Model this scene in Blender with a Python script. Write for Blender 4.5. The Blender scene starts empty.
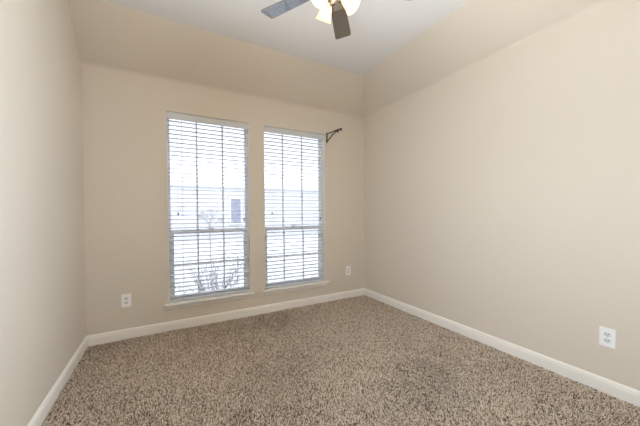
import bpy, bmesh, math, random
import numpy as np
from mathutils import Vector, Matrix
random.seed(7); rng = np.random.default_rng(7)
SC = bpy.context.scene
COL = SC.collection
PI = math.pi

# ------------------------------------------------------------------ measures (metres)
W, D = 3.026, 3.33            # room width and depth (window wall is y=0, camera looks towards +y)
HW, HC = 2.44, 2.767          # wall height, flat ceiling height
RA, RB = 0.417, 0.332         # runs of the sloped panels over the window wall / right wall
FZ = -0.012                   # carpet backing, pile tips reach about z=0
WIN = [(0.634, 1.440), (1.606, 2.402)]
WZ0, WZ1 = 0.262, 2.140

# ------------------------------------------------------------------ camera
f_px, yaw, pitch, roll = 278.56, 0.5034, -0.0135, -0.0077
F = Vector((math.sin(yaw)*math.cos(pitch), math.cos(yaw)*math.cos(pitch), math.sin(pitch)))
R0 = Vector((math.cos(yaw), -math.sin(yaw), 0)); U0 = R0.cross(F)
Rv = R0*math.cos(roll) + U0*math.sin(roll); Uv = -R0*math.sin(roll) + U0*math.cos(roll)
CAMP = Vector((0.6252, -3.0923, 1.1355))
cd = bpy.data.cameras.new('camera'); cam = bpy.data.objects.new('camera', cd); COL.objects.link(cam)
m = Matrix((Rv, Uv, -F)).transposed().to_4x4(); m.translation = CAMP
cam.matrix_world = m
cd.sensor_width = 36; cd.lens = f_px/640*36; cd.shift_y = 3.65/640; cd.clip_start = 0.02
SC.camera = cam

# ------------------------------------------------------------------ world, lights, exposure
SKY = 7.0      # overcast sky, much brighter overhead than at the horizon
w = bpy.data.worlds.new('overcast_sky'); SC.world = w; w.use_nodes = True
nt = w.node_tree; bg = nt.nodes['Background']
tc = nt.nodes.new('ShaderNodeTexCoord'); sep = nt.nodes.new('ShaderNodeSeparateXYZ')
rmp = nt.nodes.new('ShaderNodeValToRGB')
rmp.color_ramp.elements[0].position = 0.0; rmp.color_ramp.elements[0].color = (0.178, 0.188, 0.203, 1)
rmp.color_ramp.elements[1].position = 0.75; rmp.color_ramp.elements[1].color = (0.78, 0.85, 1.0, 1)
k_ = rmp.color_ramp.elements.new(0.30); k_.color = (0.188, 0.198, 0.214, 1)
nt.links.new(tc.outputs['Generated'], sep.inputs[0]); nt.links.new(sep.outputs['Z'], rmp.inputs[0])
nt.links.new(rmp.outputs[0], bg.inputs[0]); bg.inputs[1].default_value = SKY

def area(name, loc, target, sx, sy, power, color, portal=False, spread=0):
    l = bpy.data.lights.new(name, 'AREA'); l.shape = 'RECTANGLE'; l.size = sx; l.size_y = sy
    l.energy = power; l.color = color
    o = bpy.data.objects.new(name, l); COL.objects.link(o); o.location = loc
    o.rotation_euler = (Vector(target)-Vector(loc)).to_track_quat('-Z', 'Z').to_euler()
    if spread: l.spread = math.radians(spread)
    if portal: l.cycles.is_portal = True
    return o
for i, (a, b) in enumerate(WIN):
    area('window_portal', ((a+b)/2, 0.16, (WZ0+WZ1)/2), ((a+b)/2, -1, (WZ0+WZ1)/2), b-a, WZ1-WZ0, 1, (1, 1, 1), True)
# unseen fill light added to brighten the room, bounced off the ceiling
area('bounce_fill', (1.2, -2.6, 0.7), (1.2, -2.50, 2.76), 1.6, 0.9, 28, (0.90, 0.96, 1.0), False, 95)
# two fill lights added out of view, each turned to the opposite side wall
area('side_wall_fill', (0.25, -2.85, 1.35), (3.0, -2.10, 1.15), 0.4, 1.0, 18.5, (0.675, 0.835, 1.0), False, 120)
area('side_wall_fill', (2.60, -2.97, 1.40), (0.0, -2.60, 1.40), 0.4, 1.0, 38, (0.675, 0.835, 1.0), False, 105)
LAMP_W = 3.5
SC.view_settings.view_transform = 'Standard'; SC.view_settings.look = 'None'
SC.view_settings.exposure = 0.06; SC.view_settings.gamma = 1; SC.view_settings.use_curve_mapping = False
try:
    SC.cycles.max_bounces = 16; SC.cycles.diffuse_bounces = 10; SC.cycles.transmission_bounces = 12
    SC.cycles.transparent_max_bounces = 16; SC.cycles.sample_clamp_indirect = 6.0
    SC.cycles.use_denoising = True
except Exception: pass

# ------------------------------------------------------------------ helpers
def srgb(r, g, b):
    c = [x/255 for x in (r, g, b)]
    return tuple(x/12.92 if x <= .04045 else ((x+.055)/1.055)**2.4 for x in c)+(1,)
def mat(name, col, rough=.6, metal=0, bump=0, bscale=60, var=0, vscale=6, spec=.5, detail=3, trans=0):
    M = bpy.data.materials.new(name); M.use_nodes = True; n = M.node_tree.nodes; L = M.node_tree.links
    b = n['Principled BSDF']; b.inputs['Base Color'].default_value = col
    b.inputs['Roughness'].default_value = rough; b.inputs['Metallic'].default_value = metal
    b.inputs['Specular IOR Level'].default_value = spec
    t = n.new('ShaderNodeTexCoord')
    if var:
        no = n.new('ShaderNodeTexNoise'); no.inputs['Scale'].default_value = vscale; no.inputs['Detail'].default_value = detail
        L.new(t.outputs['Object'], no.inputs['Vector'])
        mx = n.new('ShaderNodeMixRGB'); mx.inputs[1].default_value = tuple(c*(1-var) for c in col[:3])+(1,)
        mx.inputs[2].default_value = tuple(min(1, c*(1+var)) for c in col[:3])+(1,)
        L.new(no.outputs['Fac'], mx.inputs[0]); L.new(mx.outputs[0], b.inputs['Base Color'])
    if bump:
        no = n.new('ShaderNodeTexNoise'); no.inputs['Scale'].default_value = bscale; no.inputs['Detail'].default_value = detail
        L.new(t.outputs['Object'], no.inputs['Vector'])
        bp = n.new('ShaderNodeBump'); bp.inputs['Strength'].default_value = bump; bp.inputs['Distance'].default_value = .004
        L.new(no.outputs['Fac'], bp.inputs['Height']); L.new(bp.outputs[0], b.inputs['Normal'])
    if trans:
        tr = n.new('ShaderNodeBsdfTranslucent'); tr.inputs[0].default_value = col
        ms = n.new('ShaderNodeMixShader'); ms.inputs[0].default_value = trans
        L.new(b.outputs[0], ms.inputs[1]); L.new(tr.outputs[0], ms.inputs[2]); L.new(ms.outputs[0], n['Material Output'].inputs[0])
    return M
def obj(name, bm, material, parent=None, smooth=False, bevel=0, loc=None):
    me = bpy.data.meshes.new(name); bmesh.ops.recalc_face_normals(bm, faces=bm.faces); bm.to_mesh(me); bm.free()
    if smooth:
        for p in me.polygons: p.use_smooth = True
    o = bpy.data.objects.new(name, me); COL.objects.link(o); me.materials.append(material)
    if parent: o.parent = parent
    if loc: o.location = loc
    if bevel:
        md = o.modifiers.new('bevel', 'BEVEL'); md.width = bevel; md.segments = 2; md.limit_method = 'ANGLE'; md.angle_limit = .6
    return o
def thing(name, label, cat, loc=(0, 0, 0), group=None):
    o = bpy.data.objects.new(name, None); COL.objects.link(o); o.location = loc; o.empty_display_size = .05
    o['label'] = label; o['category'] = cat
    if group: o['group'] = group
    return o
def tag(o, label, cat, group=None, kind=None):
    o['label'] = label; o['category'] = cat
    if group: o['group'] = group
    if kind: o['kind'] = kind
    return o
def box(bm, x0, x1, y0, y1, z0, z1, M=None):
    v = [bm.verts.new((x, y, z)) for x in (x0, x1) for y in (y0, y1) for z in (z0, z1)]
    if M is not None:
        for q in v: q.co = M @ q.co
    for a in ((0, 1, 3, 2), (4, 6, 7, 5), (0, 4, 5, 1), (2, 3, 7, 6), (0, 2, 6, 4), (1, 5, 7, 3)): bm.faces.new([v[i] for i in a])
def lathe(bm, prof, M=None, n=28, cap=False):
    rings = []
    for r, z in prof:
        rings.append([bm.verts.new((r*math.cos(2*PI*k/n), r*math.sin(2*PI*k/n), z)) for k in range(n)])
    for a, b in zip(rings, rings[1:]):
        for k in range(n): bm.faces.new((a[k], a[(k+1) % n], b[(k+1) % n], b[k]))
    if cap: bm.faces.new(rings[0]); bm.faces.new(rings[-1])
    if M is not None:
        for r in rings:
            for q in r: q.co = M @ q.co
def tube(bm, pts, r, n=8, r1=None):
    pts = [Vector(p) for p in pts]; rings = []; N = len(pts)
    t0 = (pts[1]-pts[0]).normalized(); up = Vector((0, 0, 1)) if abs(t0.z) < .9 else Vector((1, 0, 0))
    for i, p in enumerate(pts):
        t = (pts[min(i+1, N-1)]-pts[max(i-1, 0)]).normalized()
        a = t.cross(up).normalized(); b = t.cross(a)
        rr = r if r1 is None else r+(r1-r)*i/(N-1)
        rings.append([bm.verts.new(p+(a*math.cos(2*PI*k/n)+b*math.sin(2*PI*k/n))*rr) for k in range(n)])
    for a, b in zip(rings, rings[1:]):
        for k in range(n): bm.faces.new((a[k], a[(k+1) % n], b[(k+1) % n], b[k]))
    bm.faces.new(rings[0]); bm.faces.new(rings[-1])
def prism(bm, prof, a, b, axis):
    """profile of (off, z) swept from a to b; axis(off, t, z) -> point"""
    A = [bm.verts.new(axis(o_, a, z)) for o_, z in prof]; B = [bm.verts.new(axis(o_, b, z)) for o_, z in prof]
    n = len(prof)
    for k in range(n): bm.faces.new((A[k], A[(k+1) % n], B[(k+1) % n], B[k]))
    bm.faces.new(A); bm.faces.new(B)
def struct(o): o['kind'] = 'structure'; return o

# ------------------------------------------------------------------ materials
WALLC = srgb(212, 201, 186)
M_wall = mat('beige_wall_paint', WALLC, .85, bump=.12, bscale=90, spec=.08)
M_ceil = mat('white_ceiling_paint', srgb(226, 224, 222), .9, bump=.15, bscale=110, spec=.1)
M_trim = mat('white_trim_paint', srgb(236, 230, 222), .4)
M_vinyl = mat('white_vinyl_frame', srgb(240, 241, 243), .45)
M_blind = mat('white_blind_slat', srgb(216, 219, 225), .5, trans=.10)
M_val = mat('shaded_white_valance', srgb(204, 204, 205), .5)  # white part greyed: the valance's shade is put into its colour
M_cord = mat('white_cord', srgb(215, 215, 215), .8)
M_tassel = mat('dark_tassel', srgb(60, 55, 50), .5)
M_plate = mat('white_outlet_plastic', srgb(240, 238, 236), .35)
M_slot = mat('dark_slot', srgb(90, 90, 98), .6)
M_bronze = mat('dark_bronze_metal', srgb(52, 40, 32), .4, metal=.7, bump=.1, bscale=200)
M_nickel = mat('brushed_nickel', srgb(190, 184, 178), .3, metal=.9)
M_socket = mat('outlet_socket_plastic', srgb(214, 213, 214), .35)
M_back = mat('carpet_backing', srgb(88, 72, 56), .95)
M_ext = mat('pale_siding', srgb(186, 186, 187), .8, var=.04, vscale=3)
M_roof = mat('grey_shingle_roof', srgb(176, 175, 178), .9, var=.1, vscale=9)
M_extwin = mat('bluish_window_pane', srgb(128, 134, 150), .2)
M_ground = mat('pale_concrete_ground', srgb(148, 150, 150), .9, var=.05, vscale=2)
M_twig = mat('grey_twig_bark', srgb(120, 118, 116), .9, var=.1, vscale=20)

# glass of the windows
M_glass = bpy.data.materials.new('clear_window_glass'); M_glass.use_nodes = True
n = M_glass.node_tree.nodes; L = M_glass.node_tree.links
n.remove(n['Principled BSDF'])
tr = n.new('ShaderNodeBsdfTransparent'); gl = n.new('ShaderNodeBsdfGlossy'); gl.inputs['Roughness'].default_value = .02
fr = n.new('ShaderNodeFresnel'); fr.inputs[0].default_value = 1.45; ms = n.new('ShaderNodeMixShader')
L.new(fr.outputs[0], ms.inputs[0]); L.new(tr.outputs[0], ms.inputs[1]); L.new(gl.outputs[0], ms.inputs[2]); L.new(ms.outputs[0], n['Material Output'].inputs[0])

# carpet yarn: every tuft its own colour
M_carpet = bpy.data.materials.new('frieze_carpet_yarn'); M_carpet.use_nodes = True
n = M_carpet.node_tree.nodes; L = M_carpet.node_tree.links; b = n['Principled BSDF']
g = n.new('ShaderNodeNewGeometry'); cr = n.new('ShaderNodeValToRGB'); e = cr.color_ramp.elements
cols = [(0.0, srgb(84, 68, 53)), (.18, srgb(152, 132, 110)), (.38, srgb(202, 182, 160)), (.62, srgb(226, 209, 190)), (.85, srgb(230, 212, 194)), (1.0, srgb(240, 230, 218))]
e[0].position, e[0].color = cols[0]; e[1].position, e[1].color = cols[-1]
for p_, c_ in cols[1:-1]: k = e.new(p_); k.color = c_
L.new(g.outputs['Random Per Island'], cr.inputs[0]); L.new(cr.outputs[0], b.inputs['Base Color'])
b.inputs['Roughness'].default_value = .95; b.inputs['Specular IOR Level'].default_value = .1

# ------------------------------------------------------------------ room shell
bm = bmesh.new(); box(bm, -.12, W+.12, -D-.12, .12, FZ-.1, FZ); struct(obj('floor', bm, M_back))
bm = bmesh.new(); box(bm, -.12, 0, -D-.12, .12, FZ, HC+.12); struct(obj('wall_left', bm, M_wall))
bm = bmesh.new(); box(bm, 0, W+.02, -D-.12, -D, FZ, HC+.1); struct(obj('wall_rear', bm, M_wall))
T = .15   # window wall thickness
# slope profile: u = share of the run, z
prof = [(0, HW-.012), (.006, HW-.004), (.02, HW+.008), (.05, HW+.05*(HC-HW)+.002)] + [(u, HW+u*(HC-HW)) for u in (.1, 1.0)]
def slope(bm, f0, f1):
    A = [bm.verts.new(f0(u, z)) for u, z in prof]; B = [bm.verts.new(f1(u, z)) for u, z in prof]
    for a, b_, c, d in zip(A, A[1:], B, B[1:]): bm.faces.new((a, b_, d, c))
bm = bmesh.new()
xs = [0, WIN[0][0], WIN[0][1], WIN[1][0], WIN[1][1], W]
for k in (0, 2, 4): box(bm, xs[k], xs[k+1], 0, T, FZ, WZ1)
for k in (1, 3): box(bm, xs[k], xs[k+1], 0, T, FZ, WZ0-.02)
box(bm, 0, W, 0, T, WZ1, HW-.012)
slope(bm, lambda u, z: (0, -RA*u, z), lambda u, z: (W-RB*u, -RA*u, z))
box(bm, 0, W, .02, T, HW-.012, HC+.1)
struct(obj('wall_back', bm, M_wall))
bm = bmesh.new()
box(bm, W, W+.12, -D-.12, T, FZ, HW-.012)
slope(bm, lambda u, z: (W-RB*u, -RA*u, z), lambda u, z: (W-RB*u, -D, z))
box(bm, W+.02, W+.12, -D-.12, T, HW-.012, HC+.1)
struct(obj('wall_right', bm, M_wall))
bm = bmesh.new(); box(bm, 0, W+.0, -D, .02, HC, HC+.1); struct(obj('ceiling', bm, M_ceil))

# baseboards: a little stepped profile with a groove near the top
bp_ = [(0, FZ), (.013, FZ), (.013, .057), (.0075, .060), (.0075, .064), (.012, .067), (.0105, .074), (.005, .082), (0, .084)]
for nm, a, b_, ax in (('baseboard_back', 0, W, lambda o_, t, z: (t, -o_, z)), ('baseboard_left', -D, 0, lambda o_, t, z: (o_, t, z)),
                     ('baseboard_right', -D, 0, lambda o_, t, z: (W-o_, t, z)), ('baseboard_rear', 0, W, lambda o_, t, z: (t, -D+o_, z))):
    bm = bmesh.new(); prism(bm, bp_, a, b_, ax); struct(obj(nm, bm, M_trim))

# ------------------------------------------------------------------ carpet pile (uncountable: one object)
def carpet():
    sp = .0066
    nx, ny = int((W-.028)/sp), int((D-.028)/sp)
    gx, gy = np.meshgrid(np.arange(nx), np.arange(ny)); N = nx*ny
    x = .016+(gx.ravel()+.5+rng.uniform(-.45, .45, N))*(W-.032)/nx
    y = -.016-(gy.ravel()+.5+rng.uniform(-.45, .45, N))*(D-.032)/ny
    # soft fields that lean the pile (vacuum and foot marks)
    def field(sc, seed):
        r = np.random.default_rng(seed); s = np.zeros(N)
        for k in range(14):
            a = r.uniform(0, 2*PI); q = sc*r.uniform(.5, 1.7); s += np.sin((x*np.cos(a)+y*np.sin(a))*q+r.uniform(0, 7))
        return s/3.2
    lx = .36*field(6, 1)+.2*field(22, 2); ly = .36*field(6, 3)+.2*field(22, 4)
    h = .0105*(1+.22*rng.uniform(-1, 1, N)+.10*field(30, 5)); r0 = .0027*rng.uniform(.8, 1.25, N)
    a0 = rng.uniform(0, 2*PI, N); la = rng.uniform(0, 2*PI, N); lm = rng.uniform(.2, 1.0, N)
    dx = (lm*np.cos(la)+lx)*h*.8; dy = (lm*np.sin(la)+ly)*h*.8
    V = np.zeros((N, 7, 3)); 
    for k in range(3):
        a = a0+k*2*PI/3
        V[:, k] = np.stack([x+r0*.7*np.cos(a), y+r0*.7*np.sin(a), np.full(N, FZ-.001)], 1)
        V[:, 3+k] = np.stack([x+dx*.45+r0*1.15*np.cos(a+.6), y+dy*.45+r0*1.15*np.sin(a+.6), FZ+h*.62], 1)
    V[:, 6] = np.stack([x+dx, y+dy, FZ+h], 1)
    np.clip(V[:, :, 0], .0135, W-.0135, out=V[:, :, 0]); np.clip(V[:, :, 1], -D+.0135, -.0135, out=V[:, :, 1])
    pat = []; cnt = []
    for k in range(3): pat += [k, (k+1) % 3, 3+(k+1) % 3, 3+k]; cnt.append(4)
    for k in range(3): pat += [3+k, 3+(k+1) % 3, 6]; cnt.append(3)
    pat = np.array(pat); cnt = np.array(cnt)
    loops = (pat[None, :]+7*np.arange(N)[:, None]).ravel().astype(np.int32)
    tot = np.tile(cnt, N).astype(np.int32); st = np.concatenate([[0], np.cumsum(tot)[:-1]]).astype(np.int32)
    me = bpy.data.meshes.new('carpet'); me.vertices.add(N*7); me.vertices.foreach_set('co', V.ravel().astype(np.float32))
    me.loops.add(len(loops)); me.loops.foreach_set('vertex_index', loops)
    me.polygons.add(len(tot)); me.polygons.foreach_set('loop_start', st)
    try: me.polygons.foreach_set('loop_total', tot)
    except Exception: pass
    me.update(calc_edges=True); me.validate()
    me.polygons.foreach_set('use_smooth', np.ones(len(tot), dtype=bool))
    me.materials.append(M_carpet)
    o = bpy.data.objects.new('carpet', me); COL.objects.link(o)
    tag(o, 'brown and tan speckled frieze carpet covering the whole room', 'carpet', kind='stuff')
carpet()

# ------------------------------------------------------------------ windows
YF0, YF1 = .080, .135         # vinyl frame depth
ZM = .952                     # meeting rail
def window(i, x0, x1):
    r = bpy.data.objects.new('window_%d' % i, None); COL.objects.link(r); r.location = (0, 0, 0); struct(r)
    bm = bmesh.new(); t = .020
    box(bm, x0, x0+t, YF0, YF1, WZ0, WZ1); box(bm, x1-t, x1, YF0, YF1, WZ0, WZ1)
    box(bm, x0+t, x1-t, YF0, YF1, WZ1-t, WZ1); box(bm, x0+t, x1-t, YF0, YF1, WZ0, WZ0+.018)
    obj('window_frame', bm, M_vinyl, r, bevel=.002)
    def sash(z0, z1, ya, yb, hbar, nm, s, rb, rt):
        bm = bmesh.new(); a, b_ = x0+t, x1-t
        box(bm, a, a+s, ya, yb, z0, z1); box(bm, b_-s, b_, ya, yb, z0, z1)
        box(bm, a+s, b_-s, ya, yb, z0, z0+rb); box(bm, a+s, b_-s, ya, yb, z1-rt, z1)
        sa = obj(nm, bm, M_vinyl, r, bevel=.002)
        bm = bmesh.new(); ym = (ya+yb)/2
        box(bm, a+s, b_-s, ym-.002, ym+.002, z0+rb, z1-rt); obj('glass', bm, M_glass, sa)
        for q in ((.345, .668) if i == 1 else (.338, .662)):
            xm = x0+(x1-x0)*q
            bm = bmesh.new(); box(bm, xm-.008, xm+.008, ym-.009, ym+.009, z0+rb, z1-rt); obj('muntin', bm, M_vinyl, sa)
        if hbar:
            bm = bmesh.new(); box(bm, a+s, b_-s, ym-.0088, ym+.0088, hbar-.009, hbar+.009); obj('muntin', bm, M_vinyl, sa)
    sash(WZ0+.018, ZM+.020, YF0+.002, YF0+.026, (WZ0+ZM)/2+.01, 'lower_sash', .034, .030, .040)
    sash(ZM-.022, WZ1-t, YF0+.028, YF0+.050, None, 'upper_sash', .008, .040, .012)
    bm = bmesh.new(); box(bm, (x0+x1)/2-.03, (x0+x1)/2+.03, YF0-.006, YF0+.012, ZM+.020, ZM+.032); obj('sash_lock', bm, M_vinyl, r, bevel=.003)
    bm = bmesh.new()
    box(bm, x0, x0+.004, .004, YF0, WZ0, WZ1); box(bm, x1-.004, x1, .004, YF0, WZ0, WZ1); box(bm, x0+.004, x1-.004, .004, YF0, WZ1-.004, WZ1)
    obj('window_jamb', bm, M_trim, r)
    # stool with rounded nose, and apron
    bm = bmesh.new(); box(bm, x0-.036, x1+.036, -.048, 0, WZ0-.020, WZ0); box(bm, x0, x1, 0, YF0, WZ0-.020, WZ0)
    obj('window_sill', bm, M_trim, r, bevel=.006)
    bm = bmesh.new()
    ap = [(0, WZ0-.020), (.003, WZ0-.020), (.003, WZ0-.027), (.010, WZ0-.030), (.010, WZ0-.052), (.009, WZ0-.056), (.006, WZ0-.063), (0, WZ0-.065)]
    prism(bm, ap, x0-.022, x1+.022, lambda o_, q, z: (q, -o_, z)); obj('window_apron', bm, M_trim, r)
for i, (a, b_) in enumerate(WIN): window(i+1, a, b_)

# ------------------------------------------------------------------ blinds
def blind(x0, x1, label):
    r = thing('window_blind', label, 'blind', ((x0+x1)/2, .043, WZ0+.001), 'white slatted blinds')
    hw = (x1-x0)/2-.004; H = WZ1-WZ0-.006
    bm = bmesh.new(); box(bm, -hw+.004, hw-.004, -.024, .028, H-.045, H-.002); obj('head_rail', bm, M_val, r)
    bm = bmesh.new(); box(bm, -hw+.002, hw-.002, -.040, -.031, H-.068, H-.004)
    box(bm, -hw+.002, hw-.002, -.0425, -.040, H-.014, H-.007); box(bm, -hw+.002, hw-.002, -.0425, -.040, H-.066, H-.060)
    obj('valance', bm, M_val, r, bevel=.002)
    top, bot, pitch_ = H-.078, .030, .0425
    n_ = int((top-bot)/pitch_); bm = bmesh.new(); tilt = math.radians(4)
    for k in range(n_+1):
        z = top-k*pitch_
        if z < bot+.015: break
        Mx = Matrix.Translation((0, 0, z)) @ Matrix.Rotation(tilt+random.uniform(-.012, .012), 4, 'X') @ Matrix.Rotation(random.uniform(-.0012, .0012), 4, 'Y')
        prev = None                                          # slightly crowned slat
        ys = [-.0245, -.0235, -.012, 0, .012, .0235, .0245]
        crown = lambda y: .0030*(1-(y/.0245)**2)
        A = []; 
        for X in (-hw+.008, hw-.008):
            tp = [bm.verts.new(Mx @ Vector((X, y, crown(y)+(.0017 if abs(y) < .024 else .0004)))) for y in ys]
            bt = [bm.verts.new(Mx @ Vector((X, y, crown(y)-(.0017 if abs(y) < .024 else .0004)))) for y in reversed(ys)]
            A.append(tp+bt)
        m_ = len(A[0])
        for q in range(m_): bm.faces.new((A[0][q], A[0][(q+1) % m_], A[1][(q+1) % m_], A[1][q]))
        bm.faces.new(A[0]); bm.faces.new(A[1])
    obj('slats', bm, M_blind, r)
    bm = bmesh.new(); box(bm, -hw+.008, hw-.008, -.025, .025, .004, .020); obj('bottom_rail', bm, M_blind, r, bevel=.003)
    for X in (-hw+.155, 0, hw-.155) if False else (-hw+.13, hw-.13):
        bm = bmesh.new()
        for yy in (-.0262, .0262): box(bm, X-.0012, X+.0012, yy-.0006, yy+.0006, .02, H-.045)
        obj('ladder_cord', bm, M_cord, r)
    for X, zt, nm in ((-hw+.088, ZM+.185-WZ0, 'tilt_cord'), (hw-.062, ZM+.115-WZ0, 'lift_cord')):
        bm = bmesh.new()
        for d_ in (-.003, .003): tube(bm, [(X+d_, -.029, H-.047), (X+d_*.6, -.0295, zt+.3), (X, -.030, zt+.012)], .0009, 5)
        c = obj(nm, bm, M_cord, r)
        bm = bmesh.new(); lathe(bm, [(.001, .016), (.004, .013), (.0048, .006), (.0075, -.010), (.0072, -.016), (.001, -.017)], Matrix.Translation((X, -.0345, zt)), 12, True)
        ts = obj('tassel', bm, M_tassel, c, smooth=True); ts['label'] = 'dark wooden cord tassel'
    return r
blind(*WIN[0], 'white slatted blind, open, in the left window with the bluish house window behind it')
blind(*WIN[1], 'white slatted blind, open, in the right window beside the black bracket')

# ------------------------------------------------------------------ curtain rod bracket
def bracket():
    r = thing('curtain_rod_bracket', 'black metal curtain rod bracket on wall at upper right corner of right window', 'curtain bracket', (2.437, 0, 2.095))
    bm = bmesh.new(); box(bm, -.009, .009, -.004, 0, -.066, .066)
    o = obj('mounting_plate', bm, M_bronze, r, bevel=.001)
    bm = bmesh.new(); tube(bm, [(0, -.003, .052), (0, -.06, .050), (0, -.20, .040), (0, -.318, .034)], .0058, 8)
    tube(bm, [(0, -.003, -.052), (0, -.09, -.014), (0, -.17, .016), (0, -.262, .036)], .0058, 8)
    obj('arm', bm, M_bronze, r, smooth=True)
    for yc in (-.262, -.330):
        bm = bmesh.new(); pts = [(0, yc+.015*math.cos(a), +.030+.022*math.sin(a)) for a in np.linspace(PI*.95, PI*2.1, 9)]
        tube(bm, pts, .006, 8)
        obj('rod_hook', bm, M_bronze, r, smooth=True)
    for zz in (-.058, .040):
        bm = bmesh.new(); lathe(bm, [(.0035, 0), (.003, .0015)], Matrix.Translation((0, -.004, zz)) @ Matrix.Rotation(PI/2, 4, 'X'), 10, True); obj('screw', bm, M_nickel, r)
bracket()

# ------------------------------------------------------------------ outlets
def outlet(loc, rz, label):
    r = thing('wall_outlet', label, 'outlet', loc, 'duplex wall outlets'); r.rotation_euler = (0, 0, rz)
    bm = bmesh.new(); box(bm, -.037, .037, -.0065, 0, -.059, .059)
    obj('cover_plate', bm, M_plate, r, bevel=.003)
    for zc in (-.0195, .0195):
        bm = bmesh.new(); v = []
        for k in range(24):
            a = 2*PI*k/24; v.append((.0165*math.cos(a), max(-.0125, min(.0125, .0165*math.sin(a)))))
        A = [bm.verts.new((p[0], -.0062, zc+p[1])) for p in v]; B = [bm.verts.new((p[0], -.0085, zc+p[1])) for p in v]
        for k in range(24): bm.faces.new((A[k], A[(k+1) % 24], B[(k+1) % 24], B[k]))
        bm.faces.new(A); bm.faces.new(B)
        s = obj('socket', bm, M_socket, r)
        bm = bmesh.new(); box(bm, -.0078, -.0050, -.0089, -.0080, zc-.001, zc+.0085); box(bm, .0050, .0078, -.0089, -.0080, zc-.001, zc+.0075)
        lathe(bm, [(.0026, 0), (.0026, .0008)], Matrix.Translation((0, -.0081, zc-.0075)) @ Matrix.Rotation(PI/2, 4, 'X'), 10, True)
        obj('slot', bm, M_slot, s)
    bm = bmesh.new(); lathe(bm, [(.003, 0), (.0025, .0012)], Matrix.Translation((0, -.0065, 0)) @ Matrix.Rotation(PI/2, 4, 'X'), 10, True)
    obj('screw', bm, M_nickel, r)
outlet((.291, 0, .346), 0, 'white wall outlet on the window wall, left of both windows')
outlet((2.752, 0, .356), 0, 'white wall outlet on the window wall, between right window and room corner')
outlet((W, -2.442, .345), PI/2*-1, 'white wall outlet on the right wall, large in the foreground')

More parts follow.
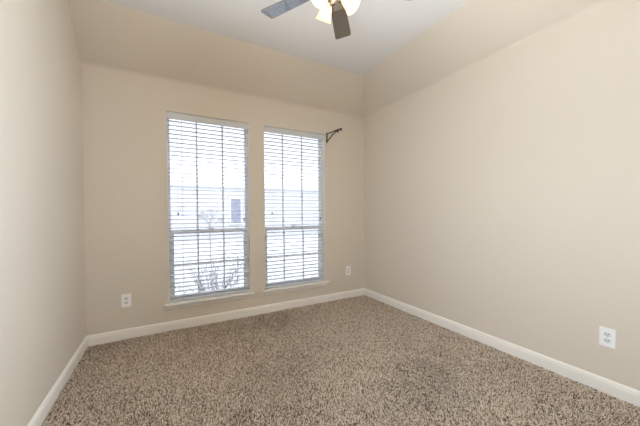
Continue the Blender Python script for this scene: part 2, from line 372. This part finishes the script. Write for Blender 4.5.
# ------------------------------------------------------------------ ceiling fan
M_blade = mat('dark_walnut_blade', srgb(34, 24, 17), .12, bump=.15, bscale=22, var=.5, vscale=9, spec=1)
bb = M_blade.node_tree.nodes['Principled BSDF']; bb.inputs['Coat Weight'].default_value = 1; bb.inputs['Coat IOR'].default_value = 2.9; bb.inputs['Coat Roughness'].default_value = .1
M_shade = mat('frosted_glass_shade', srgb(250, 232, 205), .35, trans=.65)
M_bulb = bpy.data.materials.new('lit_bulb'); M_bulb.use_nodes = True
n = M_bulb.node_tree.nodes; em = n.new('ShaderNodeEmission'); em.inputs[0].default_value = (1, .80, .55, 1); em.inputs[1].default_value = 22
M_bulb.node_tree.links.new(em.outputs[0], n['Material Output'].inputs[0])
def fan():
    HX, HY = 1.513, -1.665
    r = thing('ceiling_fan', 'ceiling fan with dark glossy blades and three lit frosted glass shades', 'ceiling fan', (HX, HY, HC))
    Z = lambda z: z-HC
    bm = bmesh.new(); lathe(bm, [(.001, 0), (.065, 0), (.066, -.012), (.055, -.04), (.028, -.058), (.013, -.062)], None, 32); obj('canopy', bm, M_nickel, r, smooth=True)
    bm = bmesh.new(); tube(bm, [(0, 0, -.055), (0, 0, Z(2.62))], .012, 14); obj('downrod', bm, M_nickel, r, smooth=True)
    bm = bmesh.new(); lathe(bm, [(.012, Z(2.635)), (.05, Z(2.63)), (.088, Z(2.61)), (.10, Z(2.58)), (.10, Z(2.535)), (.085, Z(2.515)), (.06, Z(2.505)), (.001, Z(2.503))], None, 36)
    obj('motor_housing', bm, M_nickel, r, smooth=True)
    for k in range(5):
        a = math.radians(121.5+72*k if k else 121.5); a = math.radians(121.2-71.5*k)
        A = Matrix.Rotation(a, 4, 'Z') @ Matrix.Translation((0, 0, Z(2.503))) @ Matrix.Rotation(math.radians(BLADE_PITCH), 4, 'X')
        bm = bmesh.new(); rows = []
        R_ = .520
        for t, hw_ in ((.155, .040), (.17, .046), (.30, .054), (.42, .059), (.49, .061), (.508, .060), (.516, .056), (R_, .050)):
            rows.append((t, hw_))
        tp = []; bt = []
        for z, lst in ((.0035, tp), (-.0035, bt)):
            for t, hw_ in rows: lst.append([bm.verts.new(A @ Vector((t, s*hw_, z))) for s in (-1, -.5, 0, .5, 1)])
        for lst in (tp, bt):
            for p_, q_ in zip(lst, lst[1:]):
                for j in range(4): bm.faces.new((p_[j], p_[j+1], q_[j+1], q_[j]))
        for j in (0, 4):
            for i_ in range(len(rows)-1): bm.faces.new((tp[i_][j], tp[i_+1][j], bt[i_+1][j], bt[i_][j]))
        for i_ in (0, len(rows)-1):
            for j in range(4): bm.faces.new((tp[i_][j], tp[i_][j+1], bt[i_][j+1], bt[i_][j]))
        bl = obj('blade', bm, M_blade, r)
        bm = bmesh.new()
        box(bm, .055, .17, -.012, .012, -.0095, -.004, A); box(bm, .165, .215, -.030, .030, -.0085, -.004, A)
        box(bm, .055, .075, -.012, .012, -.0095, .02, A)
        obj('blade_arm', bm, M_nickel, bl, bevel=.002)
    # light kit
    bm = bmesh.new(); lathe(bm, [(.001, Z(2.506)), (.045, Z(2.505)), (.052, Z(2.49)), (.052, Z(2.455)), (.040, Z(2.440)), (.020, Z(2.432)), (.016, Z(2.418)), (.019, Z(2.405)), (.015, Z(2.392)), (.001, Z(2.386))], None, 28)
    obj('light_kit_housing', bm, M_nickel, r, smooth=True)
    for k, deg in enumerate(SHADE_ANG):
        a = math.radians(deg); d = Vector((math.cos(a), math.sin(a), 0)); til = math.radians(SHADE_TILT)
        neck = Vector((0, 0, Z(2.430)))+d*.055
        bm = bmesh.new(); tube(bm, [Vector((0, 0, Z(2.465)))+d*.035, Vector((0, 0, Z(2.458)))+d*.052, neck+Vector((0, 0, .004))+d*.0], .008, 10)
        ax = (d*math.sin(til)+Vector((0, 0, -math.cos(til)))).normalized()
        Q = Matrix.Translation(neck) @ ax.to_track_quat('Z', 'Y').to_matrix().to_4x4()
        lathe(bm, [(.001, -.010), (.020, -.008), (.025, .004), (.025, .022), (.001, .024)], Q, 20)
        obj('lamp_arm', bm, M_nickel, r, smooth=True)
        bm = bmesh.new()
        out = [(.024, .012), (.029, .022), (.034, .037), (.037, .056), (.040, .076), (.045, .093), (.050, .104)]
        lathe(bm, out+[(q-.003, z_) for q, z_ in reversed(out)], Q, 32)
        sh = obj('lamp_shade', bm, M_shade, r, smooth=True); sh['label'] = 'lit frosted glass bell shade'
        bm = bmesh.new(); lathe(bm, [(.001, .024), (.012, .026), (.014, .036), (.021, .052), (.024, .066), (.020, .080), (.010, .088), (.001, .090)], Q, 18)
        obj('bulb', bm, M_bulb, sh, smooth=True)
        l = bpy.data.lights.new('bulb_light', 'POINT'); l.energy = LAMP_W; l.color = (1, .76, .42); l.shadow_soft_size = .024
        lo = bpy.data.objects.new('bulb_light', l); COL.objects.link(lo); lo.location = Vector((HX, HY, HC))+neck+ax*.095
    # pull chains
    for sx, ln in ((-.03, .06),):
        bm = bmesh.new(); tube(bm, [(sx, -.045, Z(2.46)), (sx, -.047, Z(2.46)-ln)], .001, 6); obj('pull_chain', bm, M_nickel, r)
BLADE_PITCH, SHADE_ANG, SHADE_TILT = -10, (-38, 91, 196), 38
fan()

# ------------------------------------------------------------------ outside, seen between the slats
bm = bmesh.new(); box(bm, -14, 22, T+.01, 40, -.45, -.30); struct(obj('ground', bm, M_ground))
def house():
    r = thing('neighbour_house', 'pale house with bluish windows and grey roof beyond the left window', 'house', (6, 14, -.3))
    bm = bmesh.new(); box(bm, -11, 9, 0, 7, 0, 3.0); obj('wall', bm, M_ext, r)
    bm = bmesh.new(); v = [bm.verts.new(p) for p in ((-11.05, -.05, 2.95), (9.05, -.05, 2.95), (9.05, 7.05, 2.95), (-11.05, 7.05, 2.95), (-8, 3.5, 5.2), (6, 3.5, 5.2))]
    for a in ((0, 1, 5, 4), (1, 2, 5), (2, 3, 4, 5), (3, 0, 4), (0, 3, 2, 1)): bm.faces.new([v[i] for i in a])
    obj('roof', bm, M_roof, r)
    for xc in (-9.0, -1.73, 5.5):
        bm = bmesh.new(); box(bm, xc-.36, xc+.36, -.05, 0, .80, 2.36); f_ = obj('window_casing', bm, M_trim, r)
        bm = bmesh.new(); box(bm, xc-.29, xc+.29, -.07, -.05, .87, 2.29); obj('pane', bm, M_extwin, f_)
house()
def shrub(x, y, s, n_, label, seed):
    rr = random.Random(seed); bm = bmesh.new()
    for k in range(n_):
        a = rr.uniform(0, 2*PI); e_ = rr.uniform(.15, .75); ln = s*rr.uniform(.6, 1.1)
        p = Vector((rr.uniform(-.03, .03), rr.uniform(-.03, .03), 0)); d = Vector((math.cos(a)*e_, math.sin(a)*e_, 1)).normalized(); pts = [p.copy()]
        for q in range(5):
            p = p+d*ln/5; d = (d+Vector((rr.uniform(-.15, .15), rr.uniform(-.15, .15), rr.uniform(-.1, .05)))).normalized(); pts.append(p.copy())
        tube(bm, pts, .008*s, 5, .002)
        for q in range(2, 6):
            for _ in range(3):
                d2 = (d+Vector((rr.uniform(-.9, .9), rr.uniform(-.9, .9), rr.uniform(-.2, .6)))).normalized()
                tube(bm, [pts[q], pts[q]+d2*ln*.12, pts[q]+d2*ln*.22+Vector((0, 0, .01))], .003, 4, .0015)
    o = obj('bare_shrub', bm, M_twig); o.location = (x, y, -.3); tag(o, label, 'shrub')
shrub(1.18, 1.10, .78, 26, 'bare twiggy shrub just outside the left window, the nearer and denser one', 3)
shrub(2.15, 2.2, .5, 6, 'small sparse shrub outside, farther right behind the left window', 5)

def bare_tree(x, y):
    r = thing('bare_tree', 'small bare tree in the yard, seen through the left window', 'tree', (x, y, -.3)); rr = random.Random(11)
    bm = bmesh.new(); tube(bm, [(0, 0, 0), (.01, 0, .5), (-.01, .01, 1.20)], .018, 8, .012); obj('trunk', bm, M_twig, r)
    bm = bmesh.new()
    def grow(p, d, ln, rad, dep):
        q = p+d*ln; tube(bm, [p, p+d*ln*.5+Vector((rr.uniform(-.02, .02), 0, 0)), q], rad, 5, rad*.7)
        if dep: 
            for _ in range(3):
                grow(q, (d+Vector((rr.uniform(-.8, .8), rr.uniform(-.8, .8), rr.uniform(-.3, .4)))).normalized(), ln*.72, rad*.65, dep-1)
    for k in range(5):
        a = 2*PI*k/5; grow(Vector((0, 0, .98+.05*k)), Vector((math.cos(a)*.7, math.sin(a)*.7, .7)).normalized(), .17, .009, 4)
    obj('branches', bm, M_twig, r)
bare_tree(1.78, 6.0)
